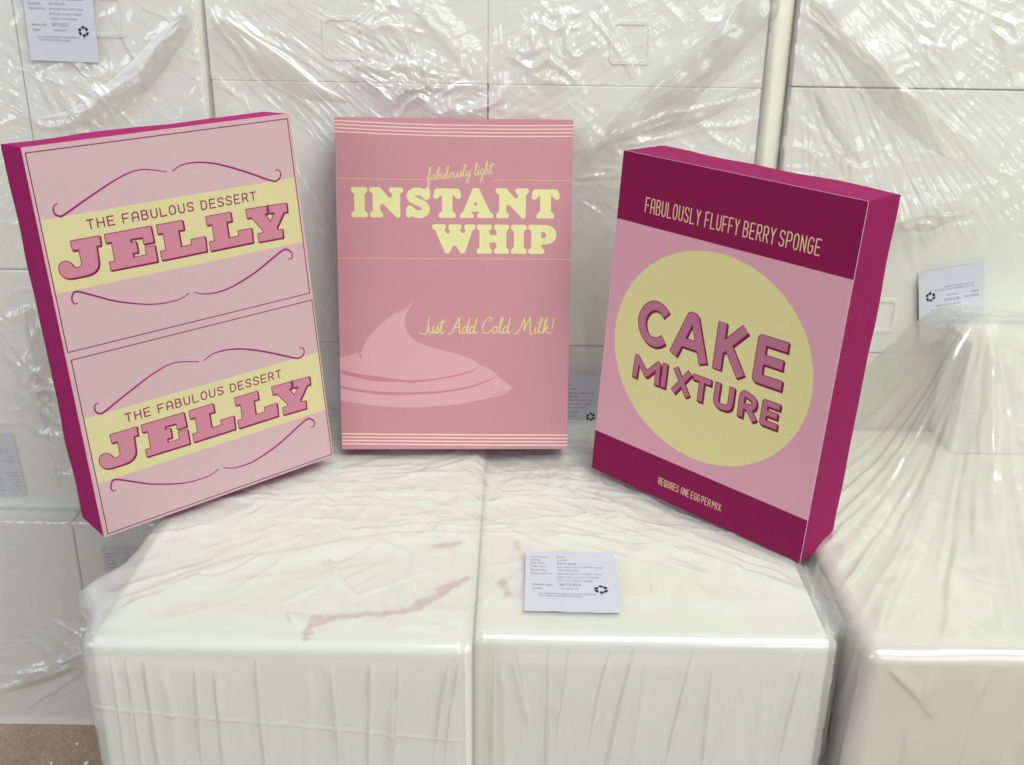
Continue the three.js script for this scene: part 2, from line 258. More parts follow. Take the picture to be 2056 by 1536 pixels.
// ---- the delivery label (61 x 72 mm)
function paintLabel(g) {
  g.fillStyle = '#cbccd9'; g.fillRect(0, 0, 61, 72); g.fillStyle = '#3c3d44'; g.textBaseline = 'alphabetic';
  const t = (s, x, y, h, w) => { g.save(); g.translate(x, y); g.font = '10px sans-serif'; const k = h / 7.2; g.scale(w ? w / g.measureText(s).width : k, k); g.fillText(s, 0, 0); g.restore(); };
  const rows = [['Customer', 'EPS', 2.1, 5.5], ['O/No', '1270', 2.1, 7], ['Job Ref.', 'EPS1009', 2.1, 13], ['Part No.', 'REF UNIT? ICE CREAM PACKS', 1.6, 31], ['Quantity', '10 PACKS', 2.1, 14.5], ['Description', 'MOULDED EPS 2 PART PACK', 1.6, 30], ['', 'BASE 381 X 254 X 170MM', 1.6, 28], ['', 'LID 381 X 254 X 90MM', 1.6, 23.5]];
  rows.forEach(([a, b, h, w], i) => { const y = 8.6 + i * 4.05; if (a) t(a, 3.4, y, 2.1); t(b, 21.4, y, h, w); });
  t('Works No.', 4.6, 42.6, 2.2); t('W73357', 22.6, 42.6, 2.8, 14.6); t('Date:', 5, 46.8, 2.1); t('12/08/2014', 23.4, 46.6, 1.6, 11.5);
  t('ALL OUR EXPANDED POLYSTYRENE IS', 9, 52.4, 1.5, 37); t('CFC FREE AND RECYCLABLE', 9, 55, 1.5, 28); t('PS', 48.6, 53, 1.4);
  g.save(); g.translate(49.8, 46); g.fillStyle = '#16161a';
  for (let k = 0; k < 3; k++) {   // each arrow: two thick folded pieces and a head
    g.rotate(2 * Math.PI / 3);
    for (const [a0, a1] of [[-2.02, -1.22], [-1.06, -.42]]) { g.beginPath(); g.arc(0, 0, 4.6, a0, a1); g.arc(0, 0, 2.3, a1 + .12, a0 + .12, true); g.closePath(); g.fill(); }
    g.beginPath(); for (const [q, r] of [[-.5, 5.3], [-.5, 1.7], [-.1, 3.4]]) g.lineTo(Math.cos(q) * r, Math.sin(q) * r); g.closePath(); g.fill();
  }
  g.restore();
}

// ---------------------------------------------------------------- materials
function noiseTexture(n, f, repeat) {
  const d = new Uint8Array(n * n * 4);
  for (let j = 0; j < n; j++) for (let i = 0; i < n; i++) { const v = Math.max(0, Math.min(255, f(i / n, j / n))) | 0; d.set([v, v, v, 255], (j * n + i) * 4); }
  const t = new THREE.DataTexture(d, n, n); t.wrapS = t.wrapT = THREE.RepeatWrapping; t.magFilter = THREE.LinearFilter; t.minFilter = THREE.LinearFilter; if (repeat) t.repeat.set(repeat, repeat); t.needsUpdate = true; return t;
}
const beadPts = (() => { const r = rng(5), p = []; for (let j = 0; j < 26; j++) for (let i = 0; i < 26; i++) p.push([(i + .15 + .7 * r()) / 26, (j + .15 + .7 * r()) / 26]); return p; })();
const beads = noiseTexture(256, (u, v) => {   // fused foam beads
  let a = 9; const ci = u * 26 | 0, cj = v * 26 | 0;
  for (let y = -1; y < 2; y++) for (let x = -1; x < 2; x++) { const p = beadPts[((cj + y + 26) % 26) * 26 + (ci + x + 26) % 26]; let dx = Math.abs(p[0] - u), dy = Math.abs(p[1] - v); dx = Math.min(dx, 1 - dx); dy = Math.min(dy, 1 - dy); a = Math.min(a, Math.hypot(dx, dy)); }
  return 235 - (a * 26) ** 2 * 210;
}, 5);
const foam = new THREE.MeshPhysicalMaterial({ color: new THREE.Color().setRGB(.80, .80, .75), roughness: .62, bumpMap: beads, bumpScale: .00012 });
const film = new THREE.MeshPhysicalMaterial({ color: new THREE.Color().setRGB(.945, .945, .93), roughness: .14, transmission: .75, thickness: 0, ior: 1.62, side: THREE.DoubleSide });
const thickFilm = film.clone(); thickFilm.transmission = .6; thickFilm.color.setRGB(.88, .86, .825);
const gapLightFilm = film.clone(); gapLightFilm.transmission = .38;  // milkier, so the added web brightens the gap
const frontFilm = film.clone(); frontFilm.transmission = .64;
const foldFilm = film.clone(); foldFilm.transmission = .92; foldFilm.roughness = .2; foldFilm.color.setRGB(.915, .905, .89);
const pleatFilm = foldFilm.clone(); pleatFilm.color.setRGB(.925, .925, .915);   // film doubled over   // several layers
const card = (r, g, b) => new THREE.MeshPhysicalMaterial({ specularIntensity: .3, color: new THREE.Color().setRGB(r, g, b), roughness: .8, bumpMap: beads, bumpScale: .00025 });
const paperEdge = new THREE.MeshStandardMaterial({ color: new THREE.Color().setRGB(.7, .5, .55), roughness: .8 });

// ---------------------------------------------------------------- floor
{
  const c = canvas(1024, 1024), g = c.getContext('2d'); g.fillStyle = '#a88e7f'; g.fillRect(0, 0, 1024, 1024);
  const r = rng(77);
  for (let i = 0; i < 5000; i++) { g.fillStyle = (() => { const k = r() * 80; return `rgba(${118 + k},${100 + k * .95},${88 + k * .9},.14)`; })(); g.beginPath(); g.arc(r() * 1024, r() * 1024, 2 + r() * 26, 0, 7); g.fill(); }
  grainCanvas(g, 1024, 1024, 78, 22);
  const t = canvasTexture(c); t.wrapS = t.wrapT = THREE.RepeatWrapping; t.repeat.set(3, 3);
  const geo = new THREE.PlaneGeometry(5, 5); geo.rotateX(-Math.PI / 2);
  const m = new THREE.Mesh(geo, new THREE.MeshStandardMaterial({ map: t, roughness: .7 })); m.position.set(0, 0, -.2);
  thing(m, 'floor', 'brown dusty floor beneath the wrapped stacks', undefined, undefined, 'structure');
}

// ---------------------------------------------------------------- foam boxes
function foamBox(x0, x1, y0, y1, z0, z1, label, group, { marks = [], yaw = 0, round = .0012 } = {}) {
  const w = x1 - x0, h = y1 - y0, d = z1 - z0, g = new THREE.Group();
  const geo = new RoundedBoxGeometry(w, h, d, 4, round); geo.translate(0, h / 2, 0);
  part(g, 'body', geo, foam);
  for (const [face, a, b, s] of marks) {   // raised rounded squares moulded into the foam, at (a, b) from the middle of that face
    const sh = new THREE.Shape(), q = s / 2, r = s * .14, hole = new THREE.Path();
    for (const [p, k] of [[sh, q], [hole, q * .86]]) { p.moveTo(-k + r, -k); p.lineTo(k - r, -k); p.quadraticCurveTo(k, -k, k, -k + r); p.lineTo(k, k - r); p.quadraticCurveTo(k, k, k - r, k); p.lineTo(-k + r, k); p.quadraticCurveTo(-k, k, -k, k - r); p.lineTo(-k, -k + r); p.quadraticCurveTo(-k, -k, -k + r, -k); }
    sh.holes.push(hole);
    const eg = new THREE.ExtrudeGeometry(sh, { depth: .0009, bevelEnabled: true, bevelThickness: .0006, bevelSize: .0007, bevelSegments: 2, curveSegments: 5 });
    if (face === 'top') { eg.rotateX(-Math.PI / 2); eg.translate(a, h - .0002, b); } else eg.translate(a, h / 2 + b, d / 2 - .0002);
    part(g, 'moulded_mark', eg, foam);
  }
  g.position.set((x0 + x1) / 2, y0 + FLOOR, (z0 + z1) / 2); g.rotation.y = yaw;
  return thing(g, 'foam_box', label, 'foam box', group);
}
const BZ = -1.004, LZ = -.987, RZ = -.99;
// front bundle, on which the three printed boxes stand
foamBox(-.288, -.0246, -FLOOR, 0, -.992, -.604, 'white foam box with red smear on top under the jelly box', 'foam boxes of the low front bundle', { marks: [['top', -.004, .15, .036], ['top', .098, .088, .034]], yaw: -.004, round: .0065 });
foamBox(-.0244, .230, -FLOOR, -.008, -.996, -.628, 'white foam box with paper label on top under the cake box', 'foam boxes of the low front bundle', { marks: [['top', -.012, .112, .044]], yaw: .002, round: .0065 });
// stack behind
const CX = [[-.2805, -.0266], [-.0263, .2255]];
for (const [k, [a, b]] of CX.entries()) {
  const s = k ? ['right', 'the cake box'] : ['left', 'the jelly box'];
  foamBox(a, b, -FLOOR, .0741, BZ - .36, BZ - .0015, k ? 'white wrapped foam box with half hidden label behind whip and cake boxes' : 'white wrapped foam box low behind gap between jelly and whip boxes', 'foam boxes of the tall middle stack');
  foamBox(a + .0008, b - .0004, .0744, .328, BZ - .36, BZ, k ? 'white wrapped foam box seen above whip and cake boxes, without mark' : 'white wrapped foam box seen between jelly and whip boxes, without mark', 'foam boxes of the tall middle stack');
  foamBox(a, b, .3283, .583, BZ - .36, BZ - .001, k ? 'white wrapped foam box with square mark high above the whip box' : 'white wrapped foam box with square mark above gap beside jelly box', 'foam boxes of the tall middle stack', { marks: [['front', k ? .003 : -.004, -.089, .037]] });
}
// stack on the left
for (const [k, [a, b]] of [[-.713, -.456], [-.454, -.2835]].entries()) {
  foamBox(a, b, -FLOOR, -.114, -1.33, -.962, k ? 'white foam box standing on floor with label half hidden by front bundle' : 'white foam box at floor in corner beside brown floor', 'foam boxes of the left stack');
  foamBox(a, b, -.1125, .149, -1.34, LZ, k ? 'white foam box hidden behind the jelly box side' : 'white foam box carrying an upside down label beside jelly box', 'foam boxes of the left stack');
}
foamBox(-.713, -.446, .1505, .43, -1.34, LZ - .001, 'white foam box above jelly box, cut by picture edge', 'foam boxes of the left stack');
foamBox(-.4445, -.2835, .1505, .43, -1.34, LZ, 'white foam box with upright delivery label above the jelly box', 'foam boxes of the left stack', { marks: [['front', .0, .093, .034]] });
// stack on the right
for (const [k, [a, b]] of [[.2485, .503], [.5045, .759]].entries()) {
  foamBox(a, b, -FLOOR, .076, -1.36, RZ, k ? 'white foam box of right stack hidden by tented film' : 'white foam box low behind cake box and tented film', 'foam boxes of the right stack');
  foamBox(a, b, .0775, .331, -1.36, RZ + .001, k ? 'white foam box beside the one with tilted label' : 'white foam box with tilted upside down label right of cake box', 'foam boxes of the right stack', { marks: k ? [] : [['front', -.018, -.088, .034]] });
  foamBox(a, b, .3325, .586, -1.36, RZ, k ? 'white foam box at far top of right stack' : 'white foam box above the tilted label, beside cream upright strip', 'foam boxes of the right stack');
}
// bundle on the right
foamBox(.2495, .5035, -FLOOR, -.002, -.984, -.606, 'white foam box under tented film beside the cake box', 'foam boxes of the right front bundle', { round: .009 });
foamBox(.505, .759, -FLOOR, -.002, -.984, -.606, 'white foam box under tented film, beyond its neighbour by the cake box', 'foam boxes of the right front bundle');
foamBox(.425, .70, -.0015, .112, -.982, -.925, 'white foam block holding up the peak of tented film', undefined);
// cream upright between two stacks
{
  const geo = new RoundedBoxGeometry(.0185, FLOOR + .585, .05, 4, .006); geo.translate(0, (FLOOR + .585) / 2, 0);
  const m = new THREE.Mesh(geo, new THREE.MeshStandardMaterial({ color: new THREE.Color().setRGB(.78, .78, .66), roughness: .7 }));
  m.position.set(.2368, 0, BZ - .016); thing(m, 'edge_strip', 'narrow cream upright edge strip between two wrapped stacks', 'edge strip');
}

// ---------------------------------------------------------------- labels
const labelMap = sheet(732, 864, 61, 72, paintLabel, 91);
const labelMat = new THREE.MeshStandardMaterial({ map: labelMap, roughness: .75 }), labelBack = new THREE.MeshStandardMaterial({ color: new THREE.Color().setRGB(.66, .66, .72), roughness: .8 });
function paperLabel(x, y, z, turn, flat, scale, curl, label) {   // (x, y, z) is its middle
  const w = .061 * scale, h = .072 * scale, geo = new THREE.PlaneGeometry(w, h, 16, 16), p = geo.attributes.position;
  for (let i = 0; i < p.count; i++) { const a = p.getX(i) / w, b = p.getY(i) / h; p.setZ(i, .0006 + curl * (Math.abs(a + .1) ** 2 * .8 + .35 * n2(a * 2 + x * 9, b * 2) ** 2 + .5 * Math.max(0, b) ** 2)); }
  geo.computeVertexNormals();
  const m = new THREE.Mesh(geo, labelMat); m.material.side = THREE.DoubleSide;
  m.position.set(x, y + FLOOR, z); if (flat) m.rotation.set(-Math.PI / 2, 0, turn); else m.rotation.z = turn;
  return thing(m, 'paper_label', label, 'label', 'delivery labels on the foam boxes');
}
paperLabel(.0475, -.0040, -.694, -.02, true, 1.16, .002, 'white delivery label lying on top of front bundle beside red smear');
paperLabel(-.402, .381, LZ + .0048, -.02, false, 1, .001, 'upright white delivery label high above the jelly box');
paperLabel(-.541, -.062, LZ + .0008, Math.PI + .05, false, 1, .001, 'upside down white delivery label left of the jelly box side');
paperLabel(-.396, -.178, -.962 + .0008, .03, false, 1, .001, 'white delivery label below jelly box corner, half hidden by front bundle');
paperLabel(.062, .0095, BZ + .0066, 0, false, 1, .001, 'white delivery label half hidden between whip and cake boxes');
paperLabel(.4245, .131, RZ + .0060, Math.PI + .17, false, 1.02, .003, 'tilted upside down white delivery label right of the cake box');

// ---------------------------------------------------------------- red smears on the foam
{
  const red = new THREE.MeshStandardMaterial({ color: new THREE.Color().setRGB(.64, .36, .39), roughness: .6 });
  const r = rng(303);
  function smear(line, width, y, label, skip = .25) {   // many ragged flecks strung along a line
    const pos = [], idx = [];
    for (let i = 0; i < line.length - 1; i++) {
      const [ax, az, aw] = line[i], [bx, bz, bw] = line[i + 1], len = Math.hypot(bx - ax, bz - az), n = Math.ceil(len / .0007);
      for (let k = 0; k < n; k++) {
        const t = k / n, wd = width * (aw + (bw - aw) * t); if (r() < skip) continue;
        const cx = ax + (bx - ax) * t + (r() - .5) * .002, cz = az + (bz - az) * t + (r() + r() - 1) * wd * 1.3, m = 6, s = pos.length / 3, rad = .0005 + r() * .0016;
        for (let q = 0; q < m; q++) { const a = q / m * 6.283, e = rad * (.5 + r()); pos.push(cx + Math.cos(a) * e * 1.6, y + r() * 2e-4, cz + Math.sin(a) * e); }
        for (let q = 1; q < m - 1; q++) idx.push(s, s + q + 1, s + q);
      }
    }
    const geo = new THREE.BufferGeometry(); geo.setAttribute('position', new THREE.Float32BufferAttribute(pos, 3)); geo.setIndex(idx); geo.computeVertexNormals();
    thing(grounded(geo, red), 'red_smear', label, 'smear', 'red smears on the front bundle');
  }
  smear([[-.1405, -.613, 1.6], [-.139, -.626, 1.6], [-.135, -.634, 1], [-.107, -.64, .35], [-.083, -.644, .3], [-.075, -.648, 1.2], [-.062, -.656, 1], [-.045, -.675, 1.3], [-.04, -.682, .5], [-.031, -.69, .3]], .006, .0006, 'long red smear curving over the foam box below whip box');
  smear([[-.068, -.734, .4], [-.052, -.737, .8], [-.038, -.741, .4]], .004, .0006, 'short faint red smear near the seam between front boxes', .6);
  smear([[.004, -.76, 1.2], [.009, -.74, 1.4], [.013, -.728, 1], [.024, -.724, .3]], .006, -.0074, 'red smear just behind the label on the front bundle', .6);
  smear([[-.006, -.699, .8], [-.003, -.688, 1.4], [.001, -.68, .6]], .005, -.0074, 'small red smear beside the label, by the seam of front bundle', .6);
}

// ---------------------------------------------------------------- stretch film
// a skin over a box: subdivided, corners rounded, then every point moved by shape(p, n)
function filmSkin(x0, x1, y0, y1, z0, z1, r, step, keep, shape) {
  const w = x1 - x0, h = y1 - y0, d = z1 - z0, pos = [], idx = [];
  const sides = { front: [[x0, y0, z1], [w, 0, 0], [0, h, 0]], top: [[x0, y1, z1], [w, 0, 0], [0, 0, -d]], left: [[x0, y0, z0], [0, 0, d], [0, h, 0]], right: [[x1, y0, z1], [0, 0, -d], [0, h, 0]] };
  const seen = new Map();
  const vert = (x, y, z) => {
    const key = `${Math.round(x * 1e5)},${Math.round(y * 1e5)},${Math.round(z * 1e5)}`; let k = seen.get(key); if (k !== undefined) return k;
    const cx = Math.min(x1 - r, Math.max(x0 + r, x)), cy = Math.min(y1 - r, y), cz = Math.min(z1 - r, Math.max(z0 - 1, z));
    const n = new THREE.Vector3(x - cx, y - cy, z - cz), l = n.length();
    if (l > 1e-9) n.multiplyScalar(1 / l); const q = l > 1e-9 ? new THREE.Vector3(cx, cy, cz).addScaledVector(n, r) : new THREE.Vector3(x, y, z);
    if (l <= 1e-9) n.set(0, 0, 1);
    shape(q, n); k = pos.length / 3; pos.push(q.x, q.y, q.z); seen.set(key, k); return k;
  };
  for (const s of keep) {
    const [o, a, b] = sides[s], la = Math.hypot(...a), lb = Math.hypot(...b), na = Math.ceil(la / step), nb = Math.ceil(lb / step), grid = [];
    for (let j = 0; j <= nb; j++) for (let i = 0; i <= na; i++) { const u = i / na, v = j / nb; grid.push(vert(o[0] + a[0] * u + b[0] * v, o[1] + a[1] * u + b[1] * v, o[2] + a[2] * u + b[2] * v)); }
    for (let j = 0; j < nb; j++) for (let i = 0; i < na; i++) { const p = j * (na + 1) + i; idx.push(grid[p], grid[p + 1], grid[p + na + 1], grid[p + 1], grid[p + na + 2], grid[p + na + 1]); }
  }
  const geo = new THREE.BufferGeometry(); geo.setAttribute('position', new THREE.Float32BufferAttribute(pos, 3)); geo.setIndex(idx); geo.computeVertexNormals(); return geo;
}
// folds that radiate from a point
function fan(x, y, ax, ay, freq, seed) {
  const dx = x - ax, dy = y - ay, r = Math.hypot(dx, dy) + 1e-4, t = Math.atan2(dy, dx);
  const a = n2(t * freq + seed, r * 3 + seed), b = n2b(t * freq * 2.3 + seed, r * 4), c = n2(t * freq * 5 - seed, r * 6);
  return r * (ridge(a, 2.6) * .9 + ridge(b, 2.2) * .42 + ridge(c, 2) * .16) / freq;
}
// straight fine folds running along direction angle
function pleats(x, y, angle, wave, len, seed) {
  const c = Math.cos(angle), s = Math.sin(angle), u = x * c + y * s, v = -x * s + y * c + .3 * wave * n2(x * 12 + seed, y * 12);
  return wave * (ridge(n2(v / wave / 2 + seed, u / len), 3) * .3 + n2b(v / wave, u / len * 1.7 + seed) * .06);
}
// sharp crumples: facets between creases
function crumple(x, y, cell, seed) {
  const wx = x + cell * .35 * n2(x / cell * .7 + seed, y / cell * .7), wy = y + cell * .35 * n2b(x / cell * .7, y / cell * .7 + seed);
  return cell * (ridge(n2(wx / cell + seed, wy / cell), 1.2) * .24 + ridge(n2b(wx / cell * 2.1, wy / cell * 2.1 + seed), 1.2) * .085 + Math.abs(n2(wx / cell * 4.5, wy / cell * 4.5 - seed)) * .02);
}
// folds laid over themselves along given segments: a gentle side and a steep side
function creases(list, w, amp, seed, wander = .0025) {
  const r = rng(seed), all = list.map(([ax, ay, bx, by, kw = 1, ka = 1]) => { const dx = bx - ax, dy = by - ay, l = Math.hypot(dx, dy); return { ax, ay, dx: dx / l, dy: dy / l, l, w: w * kw * (.7 + .7 * r()), amp: amp * ka * (.6 + .8 * r()), side: r() < .5 ? 1 : -1, s: r() * 50 }; });
  return (x, y) => {
    let h = 0;
    for (const c of all) {
      const t = ((x - c.ax) * c.dx + (y - c.ay) * c.dy) / c.l; if (t < -.08 || t > 1.08) continue;
      let o = (x - c.ax) * c.dy - (y - c.ay) * c.dx; if (o > c.w * 5 || o < -c.w * 5) continue;
      o = (o + wander * n2(t * c.l * 14 + c.s, c.s)) * c.side;
      const q = o < 0 ? o / (c.w * 1.5) : o / (c.w * .4);
      h += c.amp * Math.exp(-q * q) * ss(-.08, .15, t) * ss(1.08, .8, t) * (.75 + .4 * n2b(t * c.l * 25, c.s));
    }
    return h;
  };
}
function scatter(seed, n, x0, x1, y0, y1, angle, spread, l0, l1) {   // loose creases over an area
  const r = rng(seed); return Array.from({ length: n }, () => { const x = x0 + (x1 - x0) * r(), y = y0 + (y1 - y0) * r(), a = angle + (r() + r() - 1) * spread, l = l0 + (l1 - l0) * r(); return [x, y, x + Math.cos(a) * l, y + Math.sin(a) * l, .5 + r(), .4 + r()]; });
}
// film doubled over into a flat fold: a strip along points [a, b, half width]; place(a, b, lift) lays it on its face
function foldStrip(pts, place, seed) {
  const curve = new THREE.CatmullRomCurve3(pts.map(([a, b, w]) => new THREE.Vector3(a, b, w))), len = curve.getLength(), nu = Math.max(12, Math.ceil(len / .003)), nv = 8, pos = [], idx = [];
  for (let i = 0; i <= nu; i++) {
    const t = i / nu, p = curve.getPoint(t), d = curve.getTangent(t), l = Math.hypot(d.x, d.y) || 1, end = Math.min(1, t / .04 + .4, (1 - t) / .3);
    for (let j = 0; j <= nv; j++) {
      const v = j / nv * 2 - 1, w = p.z * (.15 + .85 * end) * (1 + .3 * n2(t * len * 11 + seed, v > 0 ? 5 : 9)), o = v * w;
      pos.push(...place(p.x - d.y / l * o, p.y + d.x / l * o, (1 - v * v) * Math.min(.002, w * .3) * (1 + .5 * n2b(t * len * 25, v * 2 + seed)) + .0004));
    }
  }
  for (let i = 0; i < nu; i++) for (let j = 0; j < nv; j++) { const q = i * (nv + 1) + j; idx.push(q, q + 1, q + nv + 1, q + 1, q + nv + 2, q + nv + 1); }
  const geo = new THREE.BufferGeometry(); geo.setAttribute('position', new THREE.Float32BufferAttribute(pos, 3)); geo.setIndex(idx); geo.computeVertexNormals(); return geo;
}
function addFilm(geo, label, mat = film, folds = [], place) {
  const m = grounded(geo, mat), g = new THREE.Group(); g.position.copy(m.position); m.position.set(0, 0, 0); m.name = 'film_sheet'; g.add(m);
  folds.forEach((f, i) => { const fg = foldStrip(f, place, i * 7.3 + 1); fg.translate(-g.position.x, FLOOR - g.position.y, -g.position.z); part(g, 'fold', fg, mat === frontFilm ? pleatFilm : foldFilm); });
  return thing(g, 'stretch_film', label, 'film', 'clear film wrapped round the foam boxes');
}
const onWall = (z) => (a, b, o) => [a, b, z + o];
const STEP = .0015;

// middle stack
{
  const main = creases([[-.277, .396, -.231, .321], [-.266, .389, -.181, .326], [-.274, .36, -.219, .299], [-.252, .347, -.178, .297], [-.241, .373, -.154, .322], [-.28, .333, -.238, .301], [-.223, .373, -.127, .318], [.237, .397, .182, .349, 2, 1.4], [.232, .38, .157, .318, 1.6], [.232, .363, .136, .295], [.227, .345, .113, .295], [.224, .328, .081, .287], [.225, .319, .072, .276], [.223, .301, .077, .271], [.19, .4, .172, .358], [.175, .375, .125, .322], [0, .393, .017, .355], [.018, .398, .037, .343, 1.4, 1.5], [.04, .402, .051, .351, 1.4, 1.5], [-.017, .385, -.012, .302], [.062, .394, .11, .33], [.071, .403, .114, .339], [.059, .255, .096, .258, .6, .7], [.054, .245, .101, .248, .6, .8], [.055, .238, .092, .238, .6, .7], [.06, .224, .089, .205]], .0030, .0021, 101);
  const broad = creases([[.24, .41, .15, .33, 1, 1], [.16, .335, .05, .26, 1.2, 1], [-.28, .40, -.17, .315, 1, .9], [-.16, .35, -.06, .31, 1, .8], [-.1, .40, -.03, .33, 1, .8]], .013, .006, 102);
  const fine = creases([...scatter(103, 45, .06, .22, .26, .42, -2.5, .25, .04, .11), ...scatter(104, 36, -.28, -.14, .28, .42, -.75, .3, .04, .1), ...scatter(105, 26, -.2, .2, .0, .24, .05, .5, .05, .12), ...scatter(106, 14, .02, .2, .22, .26, .06, .12, .04, .1)], .0014, .0007, 107, .001);
  addFilm(filmSkin(-.2815, .2265, -.14, .46, BZ - .09, BZ + .0022, .005, STEP, ['front'], (p, n) => {
    const { x, y } = p; let h = main(x, y) + broad(x, y) + fine(x, y);
    h += fan(x, y, .26, .47, 20, 3) * .14 * ss(-.16, .12, x + (.4 - y) * .25) * ss(.08, .2, y) + fan(x, y, -.30, .44, 18, 9) * .14 * ss(.0, -.16, x - (.36 - y) * .3) * ss(.1, .2, y);
    h += crumple(x, y, .042, 4) * (gauss(x, y, .035, .36, .035, .03) + gauss(x, y, -.09, .325, .05, .025) + .8 * gauss(x, y, -.12, .375, .03, .03) + .4 * gauss(x, y, .11, .265, .03) + .5 * gauss(x, y, -.03, .31, .06, .02));
    h += crumple(x, y, .09, 8) * .1 + n2(x * 9, y * 9) * .001;
    p.addScaledVector(n, .0012 + h * .9);
  }), 'clear crumpled film over the tall stack behind the whip box', film, [
    [[.228, .41, .012], [.178, .36, .017], [.125, .312, .02], [.07, .27, .014]], [[-.272, .385, .006], [-.218, .335, .011], [-.155, .312, .01]], [[-.145, .345, .008], [-.10, .328, .013], [-.05, .335, .008]], [[-.03, .30, .006], [-.08, .287, .009], [-.13, .285, .006]], [[.222, .335, .004], [.15, .296, .006], [.10, .28, .004]],
  ], onWall(BZ + .0075));
}
// right stack
{
  const main = creases([[.248, .397, .323, .348, 1.6, 1.3], [.257, .381, .34, .295], [.25, .364, .306, .277], [.257, .338, .298, .263], [.323, .348, .425, .278, 1.8, 1.4], [.367, .405, .361, .361], [.376, .383, .362, .344], [.42, .383, .445, .341], [.376, .403, .409, .37], [.249, .26, .298, .266, .5, .7], [.249, .253, .308, .258, .5, .7], [.298, .263, .399, .269, .6, .5], [.379, .222, .318, .182], [.408, .217, .329, .173], [.437, .213, .365, .193]], .0032, .0022, 201);
  const broad = creases([[.255, .41, .34, .335, 1, 1.1], [.33, .34, .44, .265, 1.2, 1], [.44, .40, .40, .32, 1, .8], [.31, .20, .43, .235, 1, .6]], .013, .006, 202);
  const fine = creases([...scatter(203, 46, .25, .36, .28, .42, -.85, .35, .04, .12), ...scatter(204, 20, .25, .42, .24, .275, .05, .15, .04, .1), ...scatter(205, 26, .34, .5, .18, .40, -.6, .9, .03, .09)], .0014, .0006, 207, .001);
  addFilm(filmSkin(.2475, .76, -.02, .46, RZ - .09, RZ + .003, .005, STEP * 1.15, ['front', 'left'], (p, n) => {
    const { x, y } = p; let h = main(x, y) + broad(x, y) + fine(x, y);
    h += fan(x, y, .235, .46, 18, 21) * .14 * ss(.56, .36, x) * ss(.12, .24, y) + crumple(x, y, .045, 14) * (.6 * gauss(x, y, .37, .37, .03, .04) + .6 * gauss(x, y, .44, .38, .03, .04) + .6 * gauss(x, y, .36, .215, .05, .02) + .3 * gauss(x, y, .47, .25, .05)) + crumple(x, y, .1, 18) * .1;
    const calm = 1 - .85 * gauss(x, y, .425, .135, .05, .05);
    p.addScaledVector(n, .0014 + h * .9 * (n.z > .5 ? calm : .15));
  }), 'clear film over the right stack, creased down from cream strip', film, [
    [[.256, .405, .006], [.30, .36, .010], [.345, .318, .014], [.40, .27, .010]], [[.262, .35, .004], [.29, .30, .007], [.32, .262, .004]], [[.31, .19, .005], [.37, .208, .009], [.43, .222, .005]],
  ], onWall(RZ + .008));
}
